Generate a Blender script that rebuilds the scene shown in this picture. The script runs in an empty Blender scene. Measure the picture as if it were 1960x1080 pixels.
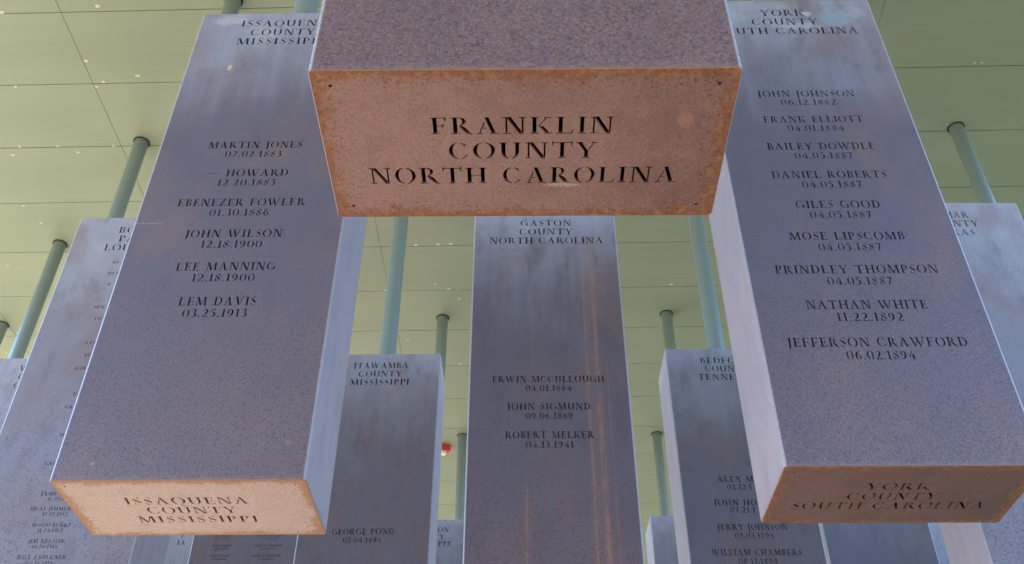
import bpy, bmesh, math, random
from mathutils import Matrix, Vector
from mathutils.geometry import delaunay_2d_cdt
R = math.radians
random.seed(7)
scene = bpy.context.scene
COL = scene.collection

# ------------------------------------------------------------------ camera
EYE = 1.60
cam_data = bpy.data.cameras.new("camera")
cam = bpy.data.objects.new("camera", cam_data); COL.objects.link(cam)
cam_data.sensor_fit = 'HORIZONTAL'; cam_data.sensor_width = 36.0
cam_data.lens = 36.0 * 1877.43 / 1960.0
cam_data.clip_start = 0.05; cam_data.clip_end = 2000
pitch, roll, yaw = R(39.226), R(0.1258), R(0.6418)
cp, sp = math.cos(pitch), math.sin(pitch)
Rz = Matrix.Rotation(yaw, 3, 'Z')
fw, up, rt = Rz @ Vector((0, cp, sp)), Rz @ Vector((0, -sp, cp)), Rz @ Vector((1, 0, 0))
r2 = math.cos(roll) * rt + math.sin(roll) * up
u2 = -math.sin(roll) * rt + math.cos(roll) * up
m = Matrix((r2, u2, -fw)).transposed().to_4x4()
m.translation = Vector((0, 0, EYE))
cam.matrix_world = m
scene.camera = cam

# ------------------------------------------------------------------ light
SUN_EL, SUN_AZ = R(57), R(-80)           # azimuth from +Y, negative = to the left
world = bpy.data.worlds.new("World"); scene.world = world
world.use_nodes = True
wn = world.node_tree
bg = wn.nodes["Background"]; bg.inputs[1].default_value = 0.15
sky = wn.nodes.new("ShaderNodeTexSky"); sky.sky_type = 'NISHITA'; sky.sun_disc = False
sky.sun_elevation = SUN_EL; sky.sun_rotation = SUN_AZ
sky.air_density = 0.75; sky.dust_density = 0.0; sky.ozone_density = 6.0
wn.links.new(sky.outputs[0], bg.inputs[0])
sd = bpy.data.lights.new("sun", 'SUN'); sd.energy = 2.2; sd.angle = R(0.5); sd.color = (1.0, 0.91, 0.78)
sun = bpy.data.objects.new("sun", sd); COL.objects.link(sun)
to_sun = Vector((math.sin(SUN_AZ) * math.cos(SUN_EL), math.cos(SUN_AZ) * math.cos(SUN_EL), math.sin(SUN_EL)))
sun.rotation_euler = (-to_sun).to_track_quat('-Z', 'Y').to_euler()
sun.location = to_sun * 30
vs = scene.view_settings
vs.view_transform = 'Standard'; vs.look = 'None'; vs.gamma = 1.0; vs.use_curve_mapping = False
vs.exposure = 3.08
scene.render.engine = 'CYCLES'
scene.cycles.use_denoising = True
scene.cycles.max_bounces = 8; scene.cycles.diffuse_bounces = 6

# ------------------------------------------------------------------ node helpers
def material(name):
    mt = bpy.data.materials.new(name); mt.use_nodes = True
    nt = mt.node_tree
    return mt, nt, nt.nodes["Principled BSDF"]
class N:
    def __init__(s, nt): s.nt = nt
    def new(s, t, **kw):
        n = s.nt.nodes.new(t)
        for k, v in kw.items(): setattr(n, k, v)
        return n
    def put(s, sock, v):
        if isinstance(v, bpy.types.NodeSocket): s.nt.links.new(v, sock)
        elif isinstance(v, (tuple, list)) and len(v) == 3 and sock.type == 'RGBA': sock.default_value = (*v, 1)
        else: sock.default_value = v
    def math(s, op, a, b=0.0, c=0.0, clamp=False):
        n = s.new("ShaderNodeMath", operation=op, use_clamp=clamp)
        s.put(n.inputs[0], a); s.put(n.inputs[1], b); s.put(n.inputs[2], c)
        return n.outputs[0]
    def mix(s, f, a, b, mode='MIX'):
        n = s.new("ShaderNodeMix", data_type='RGBA', blend_type=mode)
        s.put(n.inputs[0], f); s.put(n.inputs[6], a); s.put(n.inputs[7], b)
        return n.outputs[2]
    def noise(s, vec, scale, detail=3.0, rough=0.55, dist=0.0):
        n = s.new("ShaderNodeTexNoise"); s.put(n.inputs['Vector'], vec)
        n.inputs['Scale'].default_value = scale; n.inputs['Detail'].default_value = detail
        n.inputs['Roughness'].default_value = rough; n.inputs['Distortion'].default_value = dist
        return n.outputs[0]
    def ramp(s, v, a, b, smooth=True):          # 0 at a, 1 at b
        n = s.new("ShaderNodeMapRange"); n.interpolation_type = 'SMOOTHSTEP' if smooth else 'LINEAR'
        s.put(n.inputs[0], v); n.inputs[1].default_value = a; n.inputs[2].default_value = b
        n.inputs[3].default_value = 0; n.inputs[4].default_value = 1
        return n.outputs[0]
    def vmul(s, v, t):
        n = s.new("ShaderNodeVectorMath", operation='MULTIPLY'); s.put(n.inputs[0], v); n.inputs[1].default_value = t
        return n.outputs[0]
    def coords(s):
        """object coordinates, and the same shifted by a random amount per object"""
        tc = s.new("ShaderNodeTexCoord"); oi = s.new("ShaderNodeObjectInfo")
        sc = s.math('MULTIPLY', oi.outputs['Random'], 57.0)
        cb = s.new("ShaderNodeCombineXYZ"); s.put(cb.inputs[0], sc); s.put(cb.inputs[1], sc); s.put(cb.inputs[2], sc)
        ad = s.new("ShaderNodeVectorMath", operation='ADD'); s.put(ad.inputs[0], tc.outputs['Object']); s.put(ad.inputs[1], cb.outputs[0])
        sx = s.new("ShaderNodeSeparateXYZ"); s.put(sx.inputs[0], tc.outputs['Object'])
        return tc.outputs['Object'], ad.outputs[0], sx.outputs
    def bump(s, h, strength, dist, bsdf):
        b = s.new("ShaderNodeBump"); b.inputs['Strength'].default_value = strength; b.inputs['Distance'].default_value = dist
        s.put(b.inputs['Height'], h); s.put(bsdf.inputs['Normal'], b.outputs[0])

W, D, H = 0.609, 0.301, 1.83
RC = 0.007          # plan radius of the folded vertical edges

def steel_material(name, low, mid, high, wash=1.0, streaks=(), marks=(), pale=(0.31, 0.285, 0.325)):
    """weathered steel: fine dark grain, browner low down, a pale washed patina with runs near the top"""
    mt, nt, bs = material(name); n = N(nt)
    oc, rc, xyz = n.coords()
    X, Y, Z = xyz
    big = n.noise(rc, 3.0, 4.0)
    run = n.noise(n.vmul(rc, (26, 26, 1.1)), 1.0, 4.0, 0.6)          # vertical runs
    hz = n.math('ADD', Z, n.math('MULTIPLY', n.math('SUBTRACT', big, 0.5), 0.5))
    base = n.mix(n.ramp(hz, 0.02, 0.75), low, mid)
    base = n.mix(n.ramp(hz, 0.9, 1.75), base, high)
    # washed patina under the top edge, drawn out into drips
    hw = n.math('ADD', Z, n.math('MULTIPLY', n.math('MULTIPLY_ADD', run, 0.45, n.math('MULTIPLY_ADD', big, 0.75, -0.6)), 1.0))
    wsh = n.math('MULTIPLY', n.ramp(hw, 1.15, 1.95), 0.65 * wash)
    base = n.mix(wsh, base, pale)
    blot = n.noise(rc, 7.0, 5.0, 0.65)
    base = n.mix(n.math('MULTIPLY', n.ramp(blot, 0.52, 0.72), n.math('MULTIPLY', n.ramp(Z, 1.35, 1.8), 0.35)), base, (0.40, 0.34, 0.33))
    blo2 = n.noise(n.vmul(rc, (1.3, 1.3, 0.8)), 4.0, 4.0, 0.6)
    base = n.mix(n.math('MULTIPLY', n.ramp(blo2, 0.44, 0.72), 0.55), base, (0.165, 0.085, 0.072))
    blo3 = n.noise(n.vmul(rc, (1.6, 1.6, 0.7)), 7.0, 5.0, 0.65, 0.4)
    base = n.mix(n.math('MULTIPLY', n.ramp(blo3, 0.50, 0.70), 0.40), base, (0.070, 0.052, 0.068))
    # grain
    g1 = n.noise(rc, 270.0, 3.0, 0.65)
    g2 = n.noise(rc, 110.0, 4.0, 0.6)
    gs = n.math('MULTIPLY_ADD', n.ramp(hz, 1.1, -0.05), 0.75, 0.22)
    base = n.mix(n.math('MULTIPLY', n.ramp(g1, 0.54, 0.66), gs), base, (0.040, 0.024, 0.028))
    base = n.mix(n.math('MULTIPLY', n.ramp(g2, 0.53, 0.66), n.math('MULTIPLY', gs, 0.85)), base, (0.062, 0.029, 0.031))
    base = n.mix(n.math('MULTIPLY', n.ramp(g1, 0.46, 0.34), n.math('MULTIPLY', gs, 0.30)), base, (0.25, 0.22, 0.25))
    # flanks: smoother grain, and a paler colour painting in light from the sides
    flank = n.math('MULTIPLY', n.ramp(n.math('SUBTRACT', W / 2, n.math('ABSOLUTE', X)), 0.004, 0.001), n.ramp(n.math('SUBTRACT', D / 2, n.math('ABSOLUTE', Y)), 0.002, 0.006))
    flank_light = n.mix(n.ramp(n.math('MULTIPLY_ADD', blo3, 0.5, n.math('MULTIPLY', big, 0.5)), 0.40, 0.62), (0.320, 0.260, 0.280), (0.38, 0.298, 0.300))
    base = n.mix(n.math('MULTIPLY', flank, 0.85), base, n.mix(n.math('MULTIPLY', n.ramp(g1, 0.5, 0.65), 0.45), flank_light, (0.20, 0.155, 0.165)))
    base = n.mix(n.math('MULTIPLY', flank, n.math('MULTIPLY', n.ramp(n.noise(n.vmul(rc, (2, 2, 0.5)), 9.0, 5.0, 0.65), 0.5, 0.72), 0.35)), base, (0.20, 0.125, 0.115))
    # rust at the bottom fold and beside the folds
    ed = n.math('MAXIMUM', n.math('SUBTRACT', W / 2, n.math('ABSOLUTE', X)), n.math('SUBTRACT', D / 2, n.math('ABSOLUTE', Y)))
    en = n.noise(rc, 60.0, 5.0, 0.7)
    eb = n.math('ADD', n.math('MINIMUM', n.math('MULTIPLY', ed, 1.6), n.math('MULTIPLY', Z, 1.0)), n.math('MULTIPLY', n.math('SUBTRACT', en, 0.5), 0.06))
    base = n.mix(n.math('MULTIPLY', n.ramp(eb, 0.016, 0.0), 0.5), base, (0.19, 0.10, 0.075))
    # a few rust freckles
    vo = n.new("ShaderNodeTexVoronoi"); n.put(vo.inputs['Vector'], rc); vo.inputs['Scale'].default_value = 5.0
    fr = n.math('ADD', vo.outputs['Distance'], n.math('MULTIPLY', n.math('SUBTRACT', en, 0.5), 0.09))
    base = n.mix(n.math('MULTIPLY', n.ramp(fr, 0.030, 0.008), 0.6), base, (0.36, 0.17, 0.08))
    for (x0, hw_, z0, z1, st) in streaks:
        wob = n.math('MULTIPLY', n.math('SUBTRACT', n.noise(n.vmul(oc, (0.01, 0.01, 3)), 1.0, 2), 0.5), 0.008)
        dx = n.math('ABSOLUTE', n.math('ADD', n.math('SUBTRACT', X, x0), wob))
        sp_ = n.noise(n.vmul(oc, (170, 170, 60)), 1.0, 4.0, 0.7)
        ms = n.math('MULTIPLY', n.ramp(dx, hw_, hw_ * 0.25), n.math('MULTIPLY', n.ramp(n.noise(n.vmul(oc, (60, 60, 6)), 1.0, 4.0, 0.65), 0.30, 0.55), n.math('MULTIPLY_ADD', n.ramp(sp_, 0.36, 0.70), 0.7, 0.3)))
        ms = n.math('MULTIPLY', ms, n.math('MULTIPLY', n.ramp(Z, z0, z0 + 0.08), n.ramp(Z, z1, z1 - 0.2)))
        ms = n.math('MULTIPLY', ms, n.ramp(Y, -0.146, -0.149))
        base = n.mix(n.math('MULTIPLY', ms, st), base, (0.30, 0.135, 0.075))
    for (x0, z0, rx, rz, colr, st) in marks:
        q = n.math('ADD', n.math('POWER', n.math('DIVIDE', n.math('SUBTRACT', X, x0), rx), 2.0), n.math('POWER', n.math('DIVIDE', n.math('SUBTRACT', Z, z0), rz), 2.0))
        q = n.math('ADD', q, n.math('MULTIPLY', n.math('SUBTRACT', n.noise(oc, 38.0, 5.0, 0.7), 0.5), 2.6))
        q = n.math('MULTIPLY', n.ramp(q, 1.0, 0.25), n.ramp(Y, -0.146, -0.149))
        base = n.mix(n.math('MULTIPLY', q, st), base, colr)
    fold_rim_light = n.math('MULTIPLY', n.ramp(n.math('SUBTRACT', W / 2, n.math('ABSOLUTE', X)), RC, RC * 0.6), n.ramp(n.math('SUBTRACT', D / 2, n.math('ABSOLUTE', Y)), RC, RC * 0.6))
    base = n.mix(n.math('MULTIPLY', fold_rim_light, 0.55), base, (0.42, 0.38, 0.40))  # pale colour paints a bright rim of light along the folds
    n.put(bs.inputs['Base Color'], base)
    bs.inputs['Metallic'].default_value = 0.0
    fold = n.math('MULTIPLY', n.ramp(n.math('SUBTRACT', W / 2, n.math('ABSOLUTE', X)), RC, RC * 0.5), n.ramp(n.math('SUBTRACT', D / 2, n.math('ABSOLUTE', Y)), RC, RC * 0.5))
    n.put(bs.inputs['Roughness'], n.math('SUBTRACT', n.math('MULTIPLY_ADD', g2, 0.25, 0.36), n.math('MULTIPLY', fold, 0.2)))
    bs.inputs['Specular IOR Level'].default_value = 0.55
    n.bump(n.math('ADD', g1, n.math('MULTIPLY', g2, 1.3)), 0.22, 0.0015, bs)
    return mt

def mul(c, k): return tuple(q * k for q in c)
def plate_material(name, face, dark, grain, rust=(0.28, 0.100, 0.038), marks=(), patch=0.0):
    """underside plate: pinkish brown scale with an orange rust border"""
    mt, nt, bs = material(name); n = N(nt)
    oc, rc, xyz = n.coords(); X, Y, Z = xyz
    big = n.noise(rc, 9.0, 4.0, 0.6)
    side = n.math('MULTIPLY_ADD', X, 0.9, n.math('MULTIPLY_ADD', big, 1.1, -0.25))
    base = n.mix(n.ramp(side, 0.15, 0.75), face, dark)
    g1 = n.noise(rc, 260.0, 3.0, 0.7); g2 = n.noise(rc, 85.0, 5.0, 0.65)
    base = n.mix(n.math('MULTIPLY', n.ramp(g1, 0.52, 0.66), 0.6), base, mul(face, 0.42))
    base = n.mix(n.math('MULTIPLY', n.ramp(g1, 0.44, 0.33), 0.4), base, tuple(min(1, c * 1.35 + 0.03) for c in face))
    base = n.mix(n.math('MULTIPLY', n.ramp(g2, 0.52, 0.72), 0.5), base, (min(1, face[0] * 1.12), face[1] * 0.80, face[2] * 0.62))
    base = n.mix(n.math('MULTIPLY', n.ramp(n.noise(rc, 16.0, 5.0, 0.7, 0.6), 0.50, 0.70), 0.45), base, mul(face, 0.72))
    # coarse dark pits to the right
    p = n.noise(rc, 190.0, 3.0, 0.6)
    pr = n.math('MULTIPLY', n.ramp(p, 0.57, 0.66), n.math('MULTIPLY', n.ramp(X, 0.05, 0.29), grain))
    base = n.mix(pr, base, (0.19, 0.095, 0.07))
    # rust border
    en = n.noise(rc, 38.0, 6.0, 0.7)
    ex = n.math('SUBTRACT', W / 2, n.math('ABSOLUTE', X)); ey = n.math('SUBTRACT', D / 2, n.math('ABSOLUTE', Y))
    ed = n.math('ADD', n.math('MINIMUM', n.math('MULTIPLY', ex, 0.8), ey), n.math('MULTIPLY_ADD', n.math('SUBTRACT', en, 0.5), 0.035, n.math('MULTIPLY', n.math('SUBTRACT', n.noise(rc, 11.0, 4.0, 0.6), 0.5), 0.055)))
    base = n.mix(n.math('MULTIPLY', n.ramp(n.math('ADD', ed, n.math('MULTIPLY', n.math('SUBTRACT', g2, 0.5), 0.045)), 0.023, 0.006), 0.92), base, rust)
    base = n.mix(n.math('MULTIPLY', n.ramp(p, 0.54, 0.64), n.math('MULTIPLY', n.ramp(ed, 0.05, 0.01), 0.7)), base, mul(rust, 0.45))
    if patch: base = n.mix(n.math('MULTIPLY', n.ramp(n.noise(n.vmul(rc, (1, 1.6, 1)), 20.0, 6.0, 0.72, 0.5), 0.50, 0.64), patch), base, mul(rust, 0.8))
    yl = n.noise(rc, 75.0, 4.0, 0.7)
    ym = n.math('MULTIPLY', n.ramp(ed, 0.022, 0.009), n.ramp(yl, 0.50, 0.62))
    base = n.mix(n.math('MULTIPLY', ym, 0.55), base, (0.46, 0.21, 0.06))
    base = n.mix(n.math('MULTIPLY', n.ramp(n.math('MINIMUM', ex, ey), 0.006, 0.0), 0.6), base, (0.24, 0.09, 0.045))
    n.put(bs.inputs['Base Color'], base)
    for (x0, y0, rx, ry, colr, st) in marks:
        q = n.math('ADD', n.math('POWER', n.math('DIVIDE', n.math('SUBTRACT', X, x0), rx), 2.0), n.math('POWER', n.math('DIVIDE', n.math('SUBTRACT', Y, y0), ry), 2.0))
        q = n.math('ADD', q, n.math('MULTIPLY', n.math('SUBTRACT', n.noise(oc, 120.0, 5.0, 0.7), 0.5), 3.5))
        base = n.mix(n.math('MULTIPLY', n.ramp(q, 0.8, 0.2), st), base, colr)
    n.put(bs.inputs['Base Color'], base)
    n.put(bs.inputs['Roughness'], n.math('MULTIPLY_ADD', g2, 0.3, 0.5))
    n.bump(n.math('ADD', g1, g2), 0.25, 0.0012, bs)
    return mt

def paint_material(name, col, rough):
    mt, nt, bs = material(name); n = N(nt)
    oc, rc, xyz = n.coords()
    g = n.noise(n.vmul(rc, (30, 30, 3)), 1.0, 4.0, 0.6)
    n.put(bs.inputs['Base Color'], n.mix(n.math('MULTIPLY', n.ramp(g, 0.4, 0.75), 0.2), col, tuple(c * 0.85 for c in col)))
    n.put(bs.inputs['Roughness'], n.math('MULTIPLY_ADD', g, 0.04, rough - 0.02))
    return mt

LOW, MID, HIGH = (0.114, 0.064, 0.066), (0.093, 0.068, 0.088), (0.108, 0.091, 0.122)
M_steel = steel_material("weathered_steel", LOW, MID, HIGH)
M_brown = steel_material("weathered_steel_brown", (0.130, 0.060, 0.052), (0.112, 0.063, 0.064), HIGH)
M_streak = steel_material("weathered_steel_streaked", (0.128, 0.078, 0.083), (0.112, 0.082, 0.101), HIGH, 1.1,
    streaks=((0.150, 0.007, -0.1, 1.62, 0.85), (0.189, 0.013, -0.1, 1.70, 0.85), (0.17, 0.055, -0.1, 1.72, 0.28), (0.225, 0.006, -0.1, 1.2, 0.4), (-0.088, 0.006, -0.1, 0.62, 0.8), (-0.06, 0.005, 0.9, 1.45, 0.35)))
M_far = steel_material("weathered_steel_far", (0.135, 0.092, 0.098), (0.124, 0.100, 0.122), (0.146, 0.128, 0.158), 0.9)  # paler base colours for boxes further back
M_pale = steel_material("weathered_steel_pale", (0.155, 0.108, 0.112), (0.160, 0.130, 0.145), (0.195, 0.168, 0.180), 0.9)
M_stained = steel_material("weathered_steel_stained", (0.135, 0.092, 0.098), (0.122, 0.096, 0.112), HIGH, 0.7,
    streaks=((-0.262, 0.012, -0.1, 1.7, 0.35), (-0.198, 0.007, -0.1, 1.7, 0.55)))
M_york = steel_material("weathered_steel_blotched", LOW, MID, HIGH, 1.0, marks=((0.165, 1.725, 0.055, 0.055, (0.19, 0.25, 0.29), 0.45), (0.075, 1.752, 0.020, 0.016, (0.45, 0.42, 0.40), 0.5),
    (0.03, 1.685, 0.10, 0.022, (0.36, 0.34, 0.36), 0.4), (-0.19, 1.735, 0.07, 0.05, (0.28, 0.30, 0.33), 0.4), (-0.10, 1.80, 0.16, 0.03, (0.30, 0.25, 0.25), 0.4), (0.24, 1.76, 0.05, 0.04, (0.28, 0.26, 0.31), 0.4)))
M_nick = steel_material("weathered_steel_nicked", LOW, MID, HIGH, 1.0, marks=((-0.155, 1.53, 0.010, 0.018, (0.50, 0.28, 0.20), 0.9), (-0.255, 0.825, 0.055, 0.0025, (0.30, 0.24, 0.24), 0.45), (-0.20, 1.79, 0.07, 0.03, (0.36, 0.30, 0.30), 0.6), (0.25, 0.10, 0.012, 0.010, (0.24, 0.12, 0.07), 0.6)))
P_pink = plate_material("rusted_plate_pink", (0.345, 0.190, 0.145), (0.225, 0.106, 0.080), 1.0, marks=((0.058, 0.078, 0.036, 0.006, (0.55, 0.43, 0.30), 0.6), (0.235, -0.055, 0.016, 0.018, (0.44, 0.20, 0.11), 0.6)))
P_pale = plate_material("rusted_plate_pale", (0.56, 0.40, 0.335), (0.54, 0.375, 0.305), 0.15, (0.40, 0.19, 0.085))
P_dark = plate_material("rusted_plate_dark", (0.225, 0.112, 0.085), (0.145, 0.075, 0.060), 0.8, patch=0.75)
M_pole = paint_material("pole_paint", (0.22, 0.26, 0.25), 0.30)
M_pole.node_tree.nodes["Principled BSDF"].inputs["Metallic"].default_value = 0.45
M_gap = paint_material("dark_gap", (0.02, 0.022, 0.02), 0.8)

# ------------------------------------------------------------------ stencil capitals (cap height 1)
T, t_ = 0.18, 0.064
def bar(x0, y0, x1, y1): return [(x0, y0), (x1, y0), (x1, y1), (x0, y1)]
def slant(x0, y0, x1, y1, w):                       # stroke from (x0,y0) up to (x1,y1), horizontal width w
    return [(x0 - w / 2, y0), (x0 + w / 2, y0), (x1 + w / 2, y1), (x1 - w / 2, y1)]
def moon(cx, cy, rx, ry, a0, a1, thick, thin=0.058, k=12):
    """arc of an ellipse, thick at its sides, thin at top and bottom"""
    o, i = [], []
    for q in range(k + 1):
        a = R(a0 + (a1 - a0) * q / k)
        o.append((cx + rx * math.cos(a), cy + ry * math.sin(a)))
        i.append((cx + (rx - thick) * math.cos(a), cy + (ry - thin) * math.sin(a)))
    return o + i[::-1]
def ribbon(pts, k=5):
    P = [Vector(p) for p in pts]; P = [P[0] * 2 - P[1]] + P + [P[-1] * 2 - P[-2]]
    C = []
    for j in range(1, len(P) - 2):
        for q in range(k):
            s = q / k; a, b, c, d = P[j - 1], P[j], P[j + 1], P[j + 2]
            C.append(0.5 * (2 * b + (c - a) * s + (2 * a - 5 * b + 4 * c - d) * s * s + (3 * b - a - 3 * c + d) * s ** 3))
    C.append(P[-2]); l, r = [], []
    for j, c in enumerate(C):
        d = C[min(j + 1, len(C) - 1)] - C[max(j - 1, 0)]
        L = math.hypot(d.x, d.y) or 1; nx, ny = -d.y / L, d.x / L; w = max(c.z, 0.03) / 2
        l.append((c.x + nx * w, c.y + ny * w)); r.append((c.x - nx * w, c.y - ny * w))
    return l + r[::-1]
def stem(x, w=T, top=True, bot=True, y0=0.0, y1=1.0, s=0.10):
    o = [bar(x, y0, x + w, y1)]
    if top: o.append(bar(x - s, y1 - t_, x + w + s, y1))
    if bot: o.append(bar(x - s, y0, x + w + s, y0 + t_))
    return o
G = {}
G[' '] = ([], 0.42)
G['.'] = ([bar(0.04, 0, 0.17, 0.14)], 0.21)
G['—'] = ([bar(0.0, 0.40, 1.15, 0.45)], 1.2)
G['A'] = ([slant(0.13, 0, 0.37, 0.72, 0.075), bar(0.0, 0, 0.30, t_), bar(0.30, 0.33, 0.46, 0.33 + t_), slant(0.78, 0, 0.46, 1, 0.185), bar(0.60, 0, 1.0, t_)], 1.0)
G['B'] = (stem(0.10) + [moon(0.36, 0.765, 0.28, 0.235, 90, -85, 0.15), bar(0.315, 1 - .045, 0.38, 1), moon(0.36, 0.27, 0.34, 0.27, 85, -90, 0.165), bar(0.315, 0, 0.38, .045)], 0.74)
G['C'] = ([moon(0.47, 0.5, 0.45, 0.515, 97, 263, 0.17), moon(0.50, 0.5, 0.40, 0.515, 84, 38, 0.13, 0.05), moon(0.50, 0.5, 0.42, 0.515, -84, -30, 0.10, 0.05)], 0.92)
G['D'] = (stem(0.10) + [moon(0.40, 0.5, 0.50, 0.5, 92, -92, 0.17), bar(0.325, 1 - .045, 0.40, 1), bar(0.325, 0, 0.40, .045)], 0.93)
def arms(x, L, mid, low):
    o = [bar(x, 1 - t_, L, 1), [(L - 0.075, 0.80), (L, 0.80), (L, 1), (L - 0.05, 1)]]
    if mid: o += [bar(x, 0.475, mid, 0.475 + t_), bar(mid - 0.05, 0.37, mid, 0.63)]
    if low: o += [bar(x, 0, low, t_), [(low - 0.07, 0), (low, 0), (low + 0.05, 0.21), (low - 0.015, 0.21)]]
    return o
G['E'] = (stem(0.10) + arms(0.2, 0.66, 0.55, 0.67), 0.74)
G['F'] = (stem(0.10) + arms(0.2, 0.68, 0.57, 0), 0.72)
G['G'] = (G['C'][0][:2] + [moon(0.50, 0.5, 0.44, 0.515, -84, -50, 0.12, 0.05)] + stem(0.74, 0.165, True, False, 0.06, 0.44, 0.08), 1.0)
G['H'] = (stem(0.10) + stem(0.73) + [bar(0.24, 0.475, 0.76, 0.475 + t_)], 1.0)
G['I'] = (stem(0.10), 0.375)
G['J'] = (stem(0.12, bot=False, y0=0.0) + [ribbon([(0.207, 0.03, 0.175), (0.185, -0.12, 0.13), (0.09, -0.22, 0.05), (-0.03, -0.23, 0.06)])], 0.40)
G['K'] = (stem(0.10) + [slant(0.38, 0.46, 0.74, 1, 0.075), bar(0.60, 1 - t_, 0.90, 1), slant(0.82, 0, 0.48, 0.46, 0.20), bar(0.62, 0, 0.99, t_)], 0.98)
G['L'] = (stem(0.10) + [bar(0.2, 0, 0.70, t_), [(0.63, 0), (0.70, 0), (0.77, 0.24), (0.70, 0.24)]], 0.77)
G['M'] = ([slant(0.14, 0, 0.20, 1, 0.075), bar(0, 0, 0.30, t_), bar(0.02, 1 - t_, 0.24, 1), slant(0.60, 0.0, 0.24, 1, 0.18), slant(0.60, 0.0, 0.94, 1, 0.07), slant(1.04, 0, 1.0, 1, T), bar(0.87, 0, 1.22, t_), bar(0.94, 1 - t_, 1.18, 1)], 1.22)
G['N'] = ([bar(0.12, 0, 0.20, 1), bar(0.0, 0, 0.32, t_), bar(0.0, 1 - t_, 0.22, 1), slant(0.83, -0.02, 0.25, 1, 0.20), bar(0.83, -0.02, 0.91, 1), bar(0.70, 1 - t_, 1.02, 1)], 1.03)
G['O'] = ([moon(0.47, 0.5, 0.46, 0.515, 97, 263, 0.17), moon(0.53, 0.5, 0.46, 0.515, 83, -83, 0.17)], 1.0)
G['P'] = (stem(0.10) + [moon(0.36, 0.73, 0.33, 0.27, 92, -92, 0.165), bar(0.315, 1 - .045, 0.37, 1)], 0.72)
G['Q'] = (G['O'][0] + [ribbon([(0.50, -0.07, 0.06), (0.72, -0.17, 0.11), (0.98, -0.25, 0.05)])], 1.0)
G['R'] = (stem(0.10) + [moon(0.37, 0.745, 0.30, 0.255, 92, -80, 0.16), bar(0.32, 1 - .045, 0.38, 1), ribbon([(0.40, 0.49, 0.09), (0.56, 0.34, 0.19), (0.74, 0.10, 0.17), (0.92, 0.0, 0.06), (0.98, 0.0, 0.04)])], 0.94)
S_SP = [(0.14, 0.80, 0.09), (0.20, 0.64, 0.17), (0.34, 0.52, 0.20), (0.48, 0.38, 0.18), (0.53, 0.24, 0.10)]
G['S'] = ([ribbon(S_SP), ribbon([(0.20, 0.915, 0.07), (0.36, 0.99, 0.045), (0.50, 0.93, 0.08)]), bar(0.49, 0.76, 0.545, 1.0),
           ribbon([(0.49, 0.10, 0.07), (0.32, 0.01, 0.045), (0.15, 0.07, 0.08)]), bar(0.085, 0.0, 0.14, 0.25)], 0.62)
G['T'] = (stem(0.36, top=False) + [bar(0.03, 1 - t_, 0.865, 1), bar(0.0, 0.80, 0.06, 1.05), bar(0.835, 0.80, 0.895, 1.05)], 0.895)
G['U'] = (stem(0.10, bot=False, y0=0.36, s=.09) + stem(0.72, 0.165, bot=False, y0=0.36, s=.09) + [moon(0.47, 0.36, 0.37, 0.375, 180, 263, T), moon(0.515, 0.36, 0.37, 0.375, 0, -83, 0.165)], 0.98)
G['V'] = ([slant(0.50, 0, 0.16, 1, 0.185), bar(0, 1 - t_, 0.37, 1), slant(0.60, 0.16, 0.86, 1, 0.07), bar(0.72, 1 - t_, 1.0, 1)], 1.0)
G['W'] = ([slant(0.44, 0, 0.15, 1, 0.18), bar(0, 1 - t_, 0.34, 1), slant(0.54, 0.17, 0.72, 0.80, 0.07), slant(0.98, 0, 0.68, 1, 0.18), bar(0.55, 1 - t_, 0.86, 1), slant(1.08, 0.17, 1.33, 1, 0.07), bar(1.20, 1 - t_, 1.46, 1)], 1.46)
G['X'] = ([slant(0.78, 0, 0.20, 1, 0.20), bar(0.03, 1 - t_, 0.40, 1), bar(0.60, 0, 0.98, t_), slant(0.56, 0.60, 0.80, 1, 0.07), bar(0.66, 1 - t_, 0.94, 1), slant(0.14, 0, 0.40, 0.42, 0.07), bar(0, 0, 0.30, t_)], 0.98)
G['Y'] = ([slant(0.46, 0.42, 0.13, 1, 0.19), bar(0.0, 1 - t_, 0.33, 1), bar(0.375, 0, 0.55, 0.46), bar(0.27, 0, 0.65, t_), slant(0.515, 0.42, 0.80, 1, 0.07), bar(0.66, 1 - t_, 0.95, 1)], 0.95)
G['Z'] = ([bar(0.05, 1 - t_, 0.78, 1), bar(0.05, 0.80, 0.10, 1), slant(0.13, 0, 0.68, 1, 0.20), bar(0.03, 0, 0.80, t_), bar(0.75, 0, 0.80, 0.21)], 0.84)
G['0'] = ([moon(0.31, 0.48, 0.30, 0.50, 100, 260, 0.14), moon(0.39, 0.48, 0.30, 0.50, 80, -80, 0.14)], 0.70)
G['1'] = ([bar(0.15, 0, 0.31, 0.97), bar(0.05, 0, 0.41, t_), [(0.02, 0.84), (0.16, 0.86), (0.16, 0.97), (0.10, 0.93)]], 0.44)
G['2'] = ([ribbon([(0.06, 0.76, 0.06), (0.16, 0.92, 0.06), (0.32, 0.93, 0.08), (0.47, 0.78, 0.17), (0.42, 0.52, 0.16), (0.22, 0.24, 0.09), (0.06, 0.04, 0.06)]), bar(0.04, 0, 0.60, 0.09), bar(0.56, 0, 0.61, 0.22)], 0.62)
G['3'] = ([ribbon([(0.06, 0.82, 0.06), (0.20, 0.95, 0.06), (0.38, 0.90, 0.13), (0.40, 0.70, 0.14), (0.24, 0.54, 0.05)]), ribbon([(0.26, 0.52, 0.05), (0.44, 0.42, 0.16), (0.44, 0.18, 0.17), (0.24, 0.0, 0.06), (0.04, 0.04, 0.05)])], 0.56)
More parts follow.
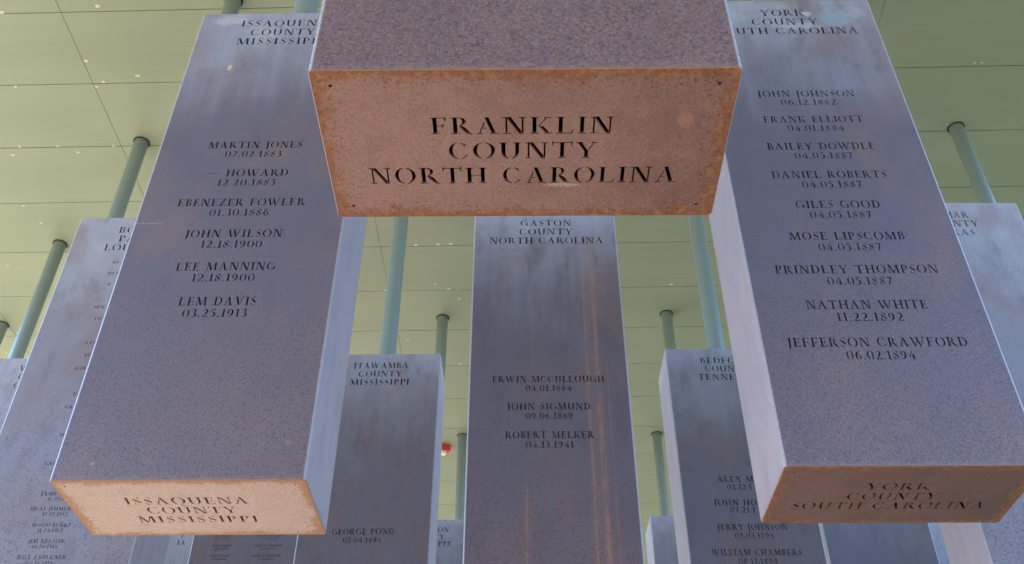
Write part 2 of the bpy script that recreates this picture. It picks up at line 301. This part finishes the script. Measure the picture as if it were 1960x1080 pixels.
G['4'] = ([bar(0.40, 0, 0.56, 0.62), bar(0.30, 0, 0.66, t_), slant(0.06, 0.27, 0.48, 0.97, 0.075), bar(0.02, 0.25, 0.36, 0.25 + t_), bar(0.58, 0.25, 0.68, 0.25 + t_)], 0.70)
G['5'] = ([ribbon([(0.11, 0.62, 0.05), (0.28, 0.60, 0.08), (0.44, 0.46, 0.17), (0.44, 0.20, 0.17), (0.24, 0.0, 0.06), (0.04, 0.03, 0.05)]), bar(0.10, 0.58, 0.15, 0.94), bar(0.10, 0.86, 0.52, 0.95)], 0.58)
G['6'] = ([ribbon([(0.52, 0.96, 0.04), (0.28, 0.82, 0.12), (0.12, 0.52, 0.17), (0.14, 0.20, 0.16), (0.28, 0.01, 0.05)]), moon(0.36, 0.29, 0.24, 0.29, 105, -75, 0.14)], 0.64)
G['7'] = ([bar(0.02, 0.86, 0.56, 0.95), bar(0.02, 0.74, 0.07, 0.95), slant(0.20, 0, 0.50, 0.90, 0.13)], 0.58)
G['8'] = ([ribbon([(0.12, 0.80, 0.10), (0.18, 0.64, 0.15), (0.32, 0.51, 0.17), (0.46, 0.36, 0.15), (0.50, 0.20, 0.10)]), moon(0.34, 0.77, 0.20, 0.21, 115, -35, 0.11), moon(0.28, 0.23, 0.25, 0.24, 140, 325, 0.13)], 0.60)
G['9'] = ([ribbon([(0.10, -0.01, 0.04), (0.34, 0.13, 0.12), (0.50, 0.43, 0.17), (0.48, 0.75, 0.16), (0.34, 0.94, 0.05)]), moon(0.26, 0.66, 0.24, 0.29, 75, 285, 0.14)], 0.64)
G['’'] = ([bar(0.0, 0.8, 0.1, 1.0)], 0.12)

def area(p): return sum(p[i - 1][0] * p[i][1] - p[i][0] * p[i - 1][1] for i in range(len(p)))
def text_polys(txt, cap, cx=0.0, base=0.0, width=None, align='c', track=0.17):
    """stencil polygons of one line; width fits the run to a measured length"""
    runs, x = [], 0.0
    for ch in txt:
        gl, w = G[ch]
        runs.append((gl, x)); x += w + track
    x -= track
    sx = (width / x) if width else cap
    x0 = {'c': cx - x * sx / 2, 'l': cx, 'r': cx - x * sx}[align]
    return [[(x0 + (p[0] + ox) * sx, base + p[1] * cap) for p in poly] for gl, ox in runs for poly in gl]

def cut_face(outline, polys):
    """triangulate outline minus the union of polys -> (points, triangles, rim edges of the cuts)"""
    vs_, fs = [], []
    for pl in [outline] + polys:
        if area(pl) < 0: pl = pl[::-1]
        fs.append(list(range(len(vs_), len(vs_) + len(pl)))); vs_ += [Vector(p) for p in pl]
    v, e, f, ov, oe, of = delaunay_2d_cdt(vs_, [], fs, 0, 1e-7)
    keep = [tri for tri, o in zip(f, of) if o and all(q == 0 for q in o)]
    cnt = {}
    for tri in keep:
        for a, b in zip(tri, list(tri[1:]) + [tri[0]]):
            cnt.setdefault((min(a, b), max(a, b)), []).append((a, b))
    no = len(outline); out = set()
    pts = [Vector(p) for p in outline]
    def on_outline(p):
        for i in range(no):
            a, b = pts[i - 1], pts[i]; d = b - a; L = d.length
            if L < 1e-9: continue
            if abs(d.x * (p.y - a.y) - d.y * (p.x - a.x)) / L < 1e-6 and -1e-6 <= (p - a).dot(d) / L <= L + 1e-6: return True
        return False
    rim = [ab[0] for k, ab in cnt.items() if len(ab) == 1 and not (on_outline(v[k[0]]) and on_outline(v[k[1]]))]
    return v, keep, rim

class MB:
    def __init__(s): s.v, s.f, s.m, s.sm = [], [], [], []
    def face(s, pts, mat=0, smooth=False):
        i = len(s.v); s.v += [tuple(p) for p in pts]; s.f.append(tuple(range(i, i + len(pts)))); s.m.append(mat); s.sm.append(smooth)
    def grid(s, rows, mat=0, smooth=True, close=False):     # rows of points joined by quads
        i = len(s.v); k = len(rows[0])
        for r_ in rows: s.v += [tuple(p) for p in r_]
        for a in range(len(rows) - 1):
            for b in range(k if close else k - 1):
                c = (b + 1) % k
                s.f.append((i + a * k + b, i + a * k + c, i + (a + 1) * k + c, i + (a + 1) * k + b)); s.m.append(mat); s.sm.append(smooth)
    def shared(s, vs_, fs, mat=0, smooth=False):
        i = len(s.v); s.v += [tuple(p) for p in vs_]
        for f in fs: s.f.append(tuple(i + q for q in f)); s.m.append(mat); s.sm.append(smooth)
    def box(s, x0, y0, z0, x1, y1, z1, mat=0):
        p = [(x, y, z) for z in (z0, z1) for y in (y0, y1) for x in (x0, x1)]
        s.shared(p, [(0, 2, 3, 1), (4, 5, 7, 6), (0, 1, 5, 4), (2, 6, 7, 3), (0, 4, 6, 2), (1, 3, 7, 5)], mat)
    def build(s, name, mats, parent=None, loc=None):
        me = bpy.data.meshes.new(name); me.from_pydata(s.v, [], s.f)
        for mt in (mats if isinstance(mats, (list, tuple)) else [mats]): me.materials.append(mt)
        me.polygons.foreach_set("material_index", s.m); me.polygons.foreach_set("use_smooth", s.sm); me.update()
        o = bpy.data.objects.new(name, me); COL.objects.link(o)
        if parent: o.parent = parent
        if loc: o.location = loc
        return o
def tag(o, label=None, cat=None, group=None, kind=None):
    for k, v in (('label', label), ('category', cat), ('group', group), ('kind', kind)):
        if v: o[k] = v
    return o

# ------------------------------------------------------------------ setting: ground and floor
def ground_material(name, a, b, c, scale):
    mt, nt, bs = material(name); n = N(nt)
    tc = n.new("ShaderNodeTexCoord"); P = tc.outputs['Object']
    base = n.mix(n.ramp(n.noise(P, scale, 6.0, 0.6), 0.35, 0.65), a, b)
    base = n.mix(n.ramp(n.noise(P, scale * 23, 4.0, 0.7), 0.45, 0.7), base, c)
    n.put(bs.inputs['Base Color'], base); bs.inputs['Roughness'].default_value = 0.85
    n.bump(n.noise(P, scale * 30, 3.0), 0.4, 0.02, bs)
    return mt
g = MB(); g.face([(-400, -400, -0.02), (400, -400, -0.02), (400, 400, -0.02), (-400, 400, -0.02)])
tag(g.build("ground", ground_material("lawn", (0.135, 0.155, 0.06), (0.16, 0.18, 0.075), (0.19, 0.19, 0.09), 0.6)), kind='structure')
g = MB(); g.face([(-13.5, -60, -0.012), (-5.0, -60, -0.012), (-5.0, 80, -0.012), (-13.5, 80, -0.012)])
tag(g.build("path", ground_material("pale_gravel", (0.52, 0.46, 0.26), (0.60, 0.53, 0.32), (0.44, 0.41, 0.22), 1.5)), kind='structure')  # unseen strip, laid pale to bounce light onto ceiling and left flanks
def deck_material():
    mt, nt, bs = material("timber_floor"); n = N(nt)
    tc = n.new("ShaderNodeTexCoord"); P = tc.outputs['Object']
    sx = n.new("ShaderNodeSeparateXYZ"); n.put(sx.inputs[0], P)
    pl = n.math('MULTIPLY', sx.outputs[1], 7.0)
    idn = n.new("ShaderNodeTexWhiteNoise", noise_dimensions='1D'); n.put(idn.inputs['W'], n.math('FLOOR', pl))
    grain = n.noise(n.vmul(P, (2, 40, 2)), 1.0, 5.0, 0.6)
    base = n.mix(idn.outputs[0], (0.20, 0.15, 0.12), (0.245, 0.185, 0.15))
    base = n.mix(n.ramp(grain, 0.4, 0.7), base, (0.19, 0.14, 0.11))
    gap = n.ramp(n.math('ABSOLUTE', n.math('SUBTRACT', n.math('FRACT', pl), 0.5)), 0.48, 0.495)
    n.put(bs.inputs['Base Color'], n.mix(gap, base, (0.05, 0.035, 0.025))); bs.inputs['Roughness'].default_value = 0.6
    return mt
g = MB(); g.box(-4.4, -15, -0.3, 3.3, 18, 0.0)
tag(g.build("floor", deck_material()), kind='structure')

# ------------------------------------------------------------------ pavilion roof with its panelled soffit
ZC = 4.756 + EYE
def ceiling_material():
    mt, nt, bs = material("soffit_paint"); n = N(nt)
    tc = n.new("ShaderNodeTexCoord"); P = tc.outputs['Object']
    base = n.mix(n.ramp(n.noise(n.vmul(P, (0.6, 2.0, 1)), 1.0, 4.0), 0.3, 0.7), (0.250, 0.264, 0.200), (0.276, 0.291, 0.223))
    base = n.mix(n.math('MULTIPLY', n.ramp(n.noise(n.vmul(P, (1.5, 45, 1)), 1.0, 3.0), 0.4, 0.7), 0.12), base, (0.18, 0.20, 0.125))
    st = n.ramp(n.noise(P, 2.4, 5.0, 0.65), 0.60, 0.78)
    base = n.mix(n.math('MULTIPLY', st, 0.25), base, (0.29, 0.31, 0.20))
    n.put(bs.inputs['Base Color'], base); bs.inputs['Roughness'].default_value = 0.55
    return mt
def speck_material():
    mt, nt, bs = material("dried_droppings"); bs.inputs['Base Color'].default_value = (0.55, 0.53, 0.40, 1); bs.inputs['Roughness'].default_value = 0.9
    return mt
roof = bpy.data.objects.new("pavilion_roof", None); COL.objects.link(roof); roof.location = (0, 0, ZC); roof.rotation_euler = (0, 0, R(-0.93))
tag(roof, "flat grey green panelled ceiling from which every steel box hangs", "roof")
PX, PY = 1.57, 0.519
X0, Y0 = -2.685 - PX * 2 + 0.5 * 0, 3.835 - PY * 35         # one joint of each direction, in the roof's own axes
c = MB()
NXP, NYP = 6, 63  # panel rows run on unseen behind the camera to block sky light
XMIN, XMAX = -4.75, 3.55
for i in range(NXP):
    for j in range(NYP):
        x0, y0 = X0 + i * PX + 0.0008, Y0 + j * PY + 0.0020
        dz = random.uniform(-0.0006, 0.0006); e = 0.0015
        x1, y1 = min(x0 + PX - 0.0016, XMAX), y0 + PY - 0.0040
        x0 = max(x0, XMIN)
        a = [(x0 + e, y0 + e), (x1 - e, y0 + e), (x1 - e, y1 - e), (x0 + e, y1 - e)]
        b = [(x0, y0), (x1, y0), (x1, y1), (x0, y1)]
        c.face([(*p, dz) for p in a[::-1]])
        for q in range(4):
            p0, p1, p2, p3 = a[q - 1], a[q], b[q], b[q - 1]
            c.face([(*p0, dz), (*p1, dz), (*p2, dz + e), (*p3, dz + e)])
            c.face([(*p3, dz + e), (*p2, dz + e), (*p2, 0.02), (*p3, 0.02)])
c.build("ceiling_panel", ceiling_material(), roof)
XA, XB, YA, YB = XMIN, XMAX, Y0, Y0 + NYP * PY
s = MB(); s.box(XA, YA, 0.021, XB, YB, 0.45)
s.build("roof_deck", M_gap, roof)
# dried specks on the soffit, at the places the photograph shows and a few more in the same scatter
def blob(mb, x, y, r_, st):
    k = 8; ring = []
    for q in range(k):
        a = 2 * math.pi * q / k; rr = r_ * random.uniform(0.75, 1.2)
        ring.append((x + rr * st * math.cos(a), y + rr * math.sin(a), -0.0002))
    top = (x, y, -0.0035)
    for q in range(k): mb.face([ring[q], ring[(q + 1) % k], top])
SPK = []
for px, py, rr in [(187, 12, 9), (165, 117, 8), (198, 157, 9), (263, 145, 9), (185, 166, 7), (217, 279, 7), (38, 281, 9), (25, 297, 8), (149, 292, 7), (110, 280, 6), (45, 394, 7), (222, 392, 6), (78, 427, 7), (14, 508, 5), (16, 510, 6), (68, 569, 7), (33, 638, 8), (40, 640, 6), (12, 676, 8), (796, 469, 9), (838, 468, 9), (863, 467, 9), (859, 553, 10), (876, 554, 6), (879, 572, 8), (833, 544, 7), (737, 556, 8), (781, 650, 7), (881, 697, 8), (872, 761, 6), (1284, 545, 9), (1256, 942, 7), (30, 166, 7), (1865, 121, 6), (1880, 120, 5), (4, 24, 9)]:
    d = fw * 1877.43 + r2 * (px - 980) - u2 * (py - 540)
    P = d * (4.756 / d.z)
    SPK.append((P.x, P.y, rr * 0.0013))
ca, sa = math.cos(R(0.93)), math.sin(R(0.93))
s = MB()
for x, y, rr in SPK: blob(s, x * ca - y * sa, x * sa + y * ca, rr, random.uniform(0.9, 1.5))
for k in range(8): blob(s, random.uniform(-5, 5), Y0 + PY * random.randrange(35, 56) + random.gauss(0, 0.06), random.uniform(0.004, 0.011), random.uniform(0.9, 1.5))
o = s.build("dried_speck", speck_material(), roof); o['kind'] = 'stuff'

# ------------------------------------------------------------------ the hanging steel boxes
TITLE, NAME, DATE = 0.034, 0.0285, 0.027
def centred(z, cap): return z - cap / 2
def title(lines, cx=0.0, widths=None, z=1.760):
    return [(l, TITLE, cx, centred(z - 0.0505 * k, TITLE), w, 'c') for k, (l, w) in enumerate(lines)]
def entries(z0, items, cx=-0.005, pitch=0.1218):
    o = []
    for k, (nm, w, dt) in enumerate(items):
        z = z0 - pitch * k
        o.append((nm, NAME, cx, centred(z, NAME), w, 'c'))
        if dt: o.append((dt, DATE, cx, centred(z - 0.0405, DATE), 0.174, 'c'))
    return o
FRONT, UNDER = {}, {}
UNDER['franklin'] = [("FRANKLIN", .034, -.004, (.088, .121), .271), ("COUNTY", .034, -.003, (.138, .171), .226), ("NORTH CAROLINA", .034, -.003, (.190, .224), .478)]
UNDER['issaquena'] = [("ISSAQUENA", .036, -.006, (.088, .124), .303), ("COUNTY", .036, -.006, (.139, .174), .223), ("MISSISSIPPI", .036, -.004, (.189, .224), .302)]
UNDER['york'] = [("YORK", .036, -.009, (.084, .118), .158), ("COUNTY", .036, -.009, (.134, .169), .224), ("SOUTH CAROLINA", .036, -.006, (.184, .219), .481)]
FRONT['issaquena'] = title([("ISSAQUENA", .306), ("COUNTY", .225), ("MISSISSIPPI", .306)], -.006, z=1.774) + entries(1.153, [
    ("MARTIN JONES", .292, "07.02.1883"), ("— HOWARD", .240, "12.20.1883"), ("EBENEZER FOWLER", .376, "01.30.1886"),
    ("JOHN WILSON", .278, "12.18.1900"), ("LEE MANNING", .278, "12.18.1900"), ("LEM DAVIS", .210, "03.25.1913")], -.006, 0.1232)
FRONT['york'] = title([("YORK", .153), ("COUNTY", .227), ("SOUTH CAROLINA", .480)], -.008) + entries(1.331, [
    ("JOHN JOHNSON", .307, "06.12.1882"), ("FRANK ELLIOTT", .309, "04.01.1884"), ("BAILEY DOWDLE", .326, "04.05.1887"),
    ("DANIEL ROBERTS", .338, "04.05.1887"), ("GILES GOOD", .242, "04.05.1887"), ("MOSE LIPSCOMB", .322, "04.05.1887"),
    ("PRINDLEY THOMPSON", .441, "04.05.1887"), ("NATHAN WHITE", .319, "11.22.1892"), ("JEFFERSON CRAWFORD", .459, "06.02.1894")], -.006)
FRONT['gaston'] = title([("GASTON", .220), ("COUNTY", .229), ("NORTH CAROLINA", .484)], .005, z=1.773) + entries(0.965, [
    ("ERWIN MCCULLOUGH", .426, "04.01.1884"), ("JOHN SIGMUND", .310, "09.06.1889"), ("ROBERT MELKER", .325, "04.13.1941")], -.002)
FRONT['itawamba'] = title([("ITAWAMBA", .281), ("COUNTY", .223), ("MISSISSIPPI", .302)]) + entries(0.845, [("GEORGE POND", .285, "07.04.1894")])
FRONT['bedford'] = title([("BEDFORD", .262), ("COUNTY", .226), ("TENNESSEE", .304)]) + [
    ("ALEX MC", NAME, -.132, centred(1.086, NAME), None, 'l'), ("02.12.1", DATE, -.091, centred(1.045, DATE), None, 'l'),
    ("JOHN HO", NAME, -.160, centred(.966, NAME), None, 'l'), ("07.21.1", DATE, -.091, centred(.929, DATE), None, 'l')] + entries(0.845, [
    ("JERRY JOHNSON", .317, "09.03.1895"), ("WILLIAM CHAMBERS", .402, "08.11.1899")], -.002)
FRONT['lamar'] = title([("LAMAR", .165), ("COUNTY", .226), ("TEXAS", .165)], -.008)
sm = []
for z, l in ((1.576, "HE"), (1.516, "HAY"), (1.455, "B"), (1.336, "HEN"), (1.278, "TU"), (1.159, "LEV"), (1.099, "BE"), (1.037, "JOH"), (.920, "JO"), (.862, "GR"), (.743, "H"), (.625, "GEO"), (.505, "JAMES")):
    L = {"HE": -.098, "HAY": -.104, "B": -.088, "HEN": -.114, "TU": -.096, "LEV": -.095, "BE": -.084, "JOH": -.104, "JO": -.078, "GR": -.093, "H": -.076, "GEO": -.096, "JAMES": -.072}[l]
    sm.append((l, .0145, L, centred(z, .0145), None, 'l'))
for z, l, w, d in ((.447, "SILAS JIMMERSON", .186, "11.28.1912"), (.386, "WOOD BURKE", .136, "11.28.1912"), (.327, "JIM NELSON", .122, "01.26.1918"), (.269, "WILL FAULKNER", .167, "02.14.1919")):
    sm += [(l, .0145, 0, centred(z, .0145), w, 'c'), (d, .0138, 0, centred(z - .0195, .0138), .087, 'c')]
sm.append(("11.28.1912", .0138, 0, centred(.485, .0138), .087, 'c'))
FRONT['bossier'] = title([("BOSSIER", .236), ("PARISH", .212), ("LOUISIANA", .310)]) + sm
FRONT['left'] = [("W", TITLE, -.137, centred(1.768, TITLE), None, 'l'), ("C", TITLE, -.128, centred(1.716, TITLE), None, 'l'), ("G", TITLE, -.135, centred(1.664, TITLE), None, 'l')]
FRONT['pairs'] = []
for z, a, b in ((1.307, 0, 1), (1.247, 1, 1), (1.186, 1, 1), (1.125, 1, 1)):
    FRONT['pairs'] += [("UNKNOWN", .0145, -.130, centred(z, .0145), .112, 'c'), ("11.10.1874", .0135, -.130, centred(z - .0205, .0135), .085, 'c'),
                       ("ANDREW MARROW", .0145, .133, centred(z, .0145), .165, 'c'), ("01.10.1880", .0135, .133, centred(z - .0205, .0135), .085, 'c')]
FRONT['y_ia'] = [("Y", TITLE, .112, centred(1.709, TITLE), None, 'r'), ("IA", TITLE, .125, centred(1.659, TITLE), None, 'r')]
FRONT['on_ippi'] = [("ON", TITLE, .140, centred(1.760, TITLE), None, 'r'), ("COUNTY", TITLE, 0, centred(1.710, TITLE), .225, 'c'), ("MISSISSIPPI", TITLE, 0, centred(1.661, TITLE), .302, 'c')]

def plan_outline(inset=0.0, k=5):
    r_ = RC - inset; o = []
    for (sx, sy, a0) in ((1, -1, -90), (1, 1, 0), (-1, 1, 90), (-1, -1, 180)):
        cx, cy = sx * (W / 2 - RC), sy * (D / 2 - RC)
        o.append([(cx + r_ * math.cos(R(a0 + 90 * q / k)), cy + r_ * math.sin(R(a0 + 90 * q / k))) for q in range(k + 1)])
    return o
def circle(x, y, r_, k=10): return [(x + r_ * math.cos(2 * math.pi * q / k), y + r_ * math.sin(2 * math.pi * q / k)) for q in range(k)]

CH, PT = 0.0015, 0.0055        # chamfer, plate thickness
def steel_box(key, mat, parent):
    b = MB(); yf = -D / 2
    x0 = W / 2 - RC
    polys = []
    for (txt, cap, cx, base, w, al) in FRONT.get(key, []): polys += text_polys(txt, cap, cx, base, w, al)
    if polys:
        v, tris, rim = cut_face([(-x0, CH), (x0, CH), (x0, H), (-x0, H)], polys)
        b.shared([(p.x, yf, p.y) for p in v], tris)
        for a, c_ in rim: b.face([(v[c_].x, yf, v[c_].y), (v[a].x, yf, v[a].y), (v[a].x, yf + PT, v[a].y), (v[c_].x, yf + PT, v[c_].y)])
    else:
        b.face([(-x0, yf, CH), (x0, yf, CH), (x0, yf, H), (-x0, yf, H)])
    arcs = plan_outline()
    for i, arc in enumerate(arcs):
        b.grid([[(x, y, CH) for x, y in arc], [(x, y, H - CH) for x, y in arc]], smooth=True)
        nx = arcs[(i + 1) % 4][0]; la = arc[-1]
        if i != 3: b.face([(*la, CH), (*nx, CH), (*nx, H - CH), (*la, H - CH)])
    ring = [p for a in arcs for p in a]; ins = [p for a in plan_outline(CH) for p in a]
    b.face([(x, y, H) for x, y in ins])
    for q in range(len(ring)):
        b.face([(*ring[q - 1], H - CH), (*ring[q], H - CH), (*ins[q], H), (*ins[q - 1], H)])
    return b.build("steel_box", mat, parent)
def end_plate(key, mat, parent):
    b = MB()
    ring = [p for a in plan_outline() for p in a]; ins = [p for a in plan_outline(CH) for p in a]
    for q in range(len(ring)):
        b.face([(*ins[q - 1], 0), (*ins[q], 0), (*ring[q], CH), (*ring[q - 1], CH)])
    polys = []
    for (txt, cap, cx, (yt, yb), w) in UNDER.get(key, []):
        for pl in text_polys(txt, abs(yb - yt), cx, 0, w):
            polys.append([(x, -D / 2 + yb - y) for x, y in pl])
    for hx in (-.276, .276):
        for hy in (.028, .280 - .006): polys.append(circle(hx, -D / 2 + hy, .0029))
    v, tris, rim = cut_face(ins, polys)
    b.shared([(p.x, p.y, 0) for p in v], [t[::-1] for t in tris])
    for a, c_ in rim: b.face([(v[a].x, v[a].y, 0), (v[c_].x, v[c_].y, 0), (v[c_].x, v[c_].y, PT), (v[a].x, v[a].y, PT)])
    return b.build("end_plate", mat, parent)
def tube(mb, r_, z0, z1, k=28, mat=0):
    c_ = circle(0, 0, r_, k); mb.grid([[(x, y, z0) for x, y in c_], [(x, y, z1) for x, y in c_]], mat, True, True)
def hanger(parent, zb):
    p = MB(); tube(p, 0.0445, H - 0.002, ZC - zb + 0.012)
    pole = p.build("hanger_pole", M_pole, parent)
    q = MB(); zt = ZC - zb - 0.004
    for r0, r1, a, b_ in ((0.0455, 0.053, zt, zt), (0.053, 0.053, zt, zt + 0.005), (0.0455, 0.0455, zt, zt + 0.005)):
        A, B = circle(0, 0, r0, 28), circle(0, 0, r1, 28)
        q.grid([[(x, y, a) for x, y in A], [(x, y, b_) for x, y in B]], 0, True, True)
    q.build("pole_gap_ring", M_gap, pole)  # dark ring standing in for the shadowed gap around the pole
    return pole

GRP = "steel boxes hanging from the ceiling on poles"
def monument(key, x, y, ang, zb, mat, plate, label):
    """x, y: middle of the front face as seen from the camera; zb: height of the underside above the eye"""
    e = bpy.data.objects.new("hanging_monument", None); COL.objects.link(e)
    e.empty_display_size = 0.2
    e.location = (x, y + D / 2, zb + EYE); e.rotation_euler = (0, 0, R(ang))
    tag(e, label, "memorial", GRP)
    steel_box(key, mat, e); end_plate(key, plate, e); hanger(e, zb + EYE)
    return e
monument('franklin', 0.0075, 0.872, 0.0, 1.0954, M_brown, P_pink, "nearest rust brown steel box, underside cut with FRANKLIN COUNTY NORTH CAROLINA")
monument('issaquena', -0.8122, 2.0789, -0.39, 1.099, M_nick, P_pale, "steel box with pale pink underside reading ISSAQUENA COUNTY MISSISSIPPI")
monument('york', 0.9198, 2.0536, -0.06, 1.1158, M_york, P_dark, "steel box with dark brown underside reading YORK COUNTY SOUTH CAROLINA")
monument('gaston', 0.1057, 3.1331, 0.06, 1.1145, M_streak, P_pink, "central box headed GASTON COUNTY, with orange rust streaks down its right side")
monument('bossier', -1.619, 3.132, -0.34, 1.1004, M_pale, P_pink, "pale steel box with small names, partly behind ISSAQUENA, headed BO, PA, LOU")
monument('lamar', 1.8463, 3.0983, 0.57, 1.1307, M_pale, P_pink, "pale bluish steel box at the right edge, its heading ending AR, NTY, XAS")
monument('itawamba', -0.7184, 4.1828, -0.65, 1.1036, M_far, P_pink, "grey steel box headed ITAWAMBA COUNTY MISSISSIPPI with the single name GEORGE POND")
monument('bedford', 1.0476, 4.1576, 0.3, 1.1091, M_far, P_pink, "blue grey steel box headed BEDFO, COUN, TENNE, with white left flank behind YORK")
monument('left', -2.471, 4.2134, 0.0, 1.1087, M_pale, P_pink, "lilac grey steel box at the far left, only W and C of its heading showing")
monument('', 2.800, 4.130, 0.0, 1.1087, M_steel, P_pink, "steel box hidden behind the AR, NTY, XAS box, only its pole showing at upper right")
monument('pairs', -1.5692, 5.2332, 0.0, 1.1087, M_stained, P_pink, "steel box with two columns of tiny names, below the ISSAQUENA underside")
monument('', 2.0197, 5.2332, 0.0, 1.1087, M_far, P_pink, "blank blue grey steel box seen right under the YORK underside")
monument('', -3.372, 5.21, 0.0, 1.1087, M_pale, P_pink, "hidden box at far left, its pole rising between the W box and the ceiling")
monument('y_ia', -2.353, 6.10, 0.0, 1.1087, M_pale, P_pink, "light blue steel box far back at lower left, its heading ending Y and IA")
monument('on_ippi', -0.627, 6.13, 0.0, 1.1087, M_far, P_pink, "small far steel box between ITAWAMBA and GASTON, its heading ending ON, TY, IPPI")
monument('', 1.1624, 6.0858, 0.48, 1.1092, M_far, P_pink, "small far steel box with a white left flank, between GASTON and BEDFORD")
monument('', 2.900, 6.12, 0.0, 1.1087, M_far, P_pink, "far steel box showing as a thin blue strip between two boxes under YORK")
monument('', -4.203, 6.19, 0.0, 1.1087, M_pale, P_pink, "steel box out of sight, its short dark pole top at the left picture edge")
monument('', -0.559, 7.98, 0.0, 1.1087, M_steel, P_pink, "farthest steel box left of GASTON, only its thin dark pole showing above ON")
monument('', 1.280, 7.96, 0.0, 1.1087, M_steel, P_pink, "farthest steel box right of GASTON, only its thin green pole showing beside BEDFORD")

# ------------------------------------------------------------------ red fixture on the soffit
def plain(name, col, rough):
    mt, nt, bs = material(name); bs.inputs['Base Color'].default_value = (*col, 1); bs.inputs['Roughness'].default_value = rough
    return mt
al = bpy.data.objects.new("alarm_strobe", None); COL.objects.link(al); al.location = (-0.735, 8.32, ZC); al.scale = (0.72, 0.72, 0.72); al.rotation_euler = (0, 0, R(20))
tag(al, "small red and white alarm fixture on the ceiling beside the ITAWAMBA box", "alarm")
def soft_box(name, mat, x0, y0, z0, x1, y1, z1, bev):
    bm = bmesh.new(); bmesh.ops.create_cube(bm, size=1.0)
    for v in bm.verts: v.co = ((x0 + x1) / 2 + v.co.x * (x1 - x0), (y0 + y1) / 2 + v.co.y * (y1 - y0), (z0 + z1) / 2 + v.co.z * (z1 - z0))
    bmesh.ops.bevel(bm, geom=bm.edges[:], offset=bev, segments=2, affect='EDGES', profile=0.5)
    me = bpy.data.meshes.new(name); bm.to_mesh(me); bm.free(); me.materials.append(mat)
    o = bpy.data.objects.new(name, me); COL.objects.link(o); o.parent = al
soft_box("housing", plain("red_enamel", (0.62, 0.04, 0.025), 0.4), -0.07, -0.05, -0.085, 0.07, 0.05, -0.001, 0.008)
soft_box("lens", plain("white_lens", (0.8, 0.8, 0.72), 0.25), -0.055, -0.035, -0.135, 0.015, 0.035, -0.086, 0.012)
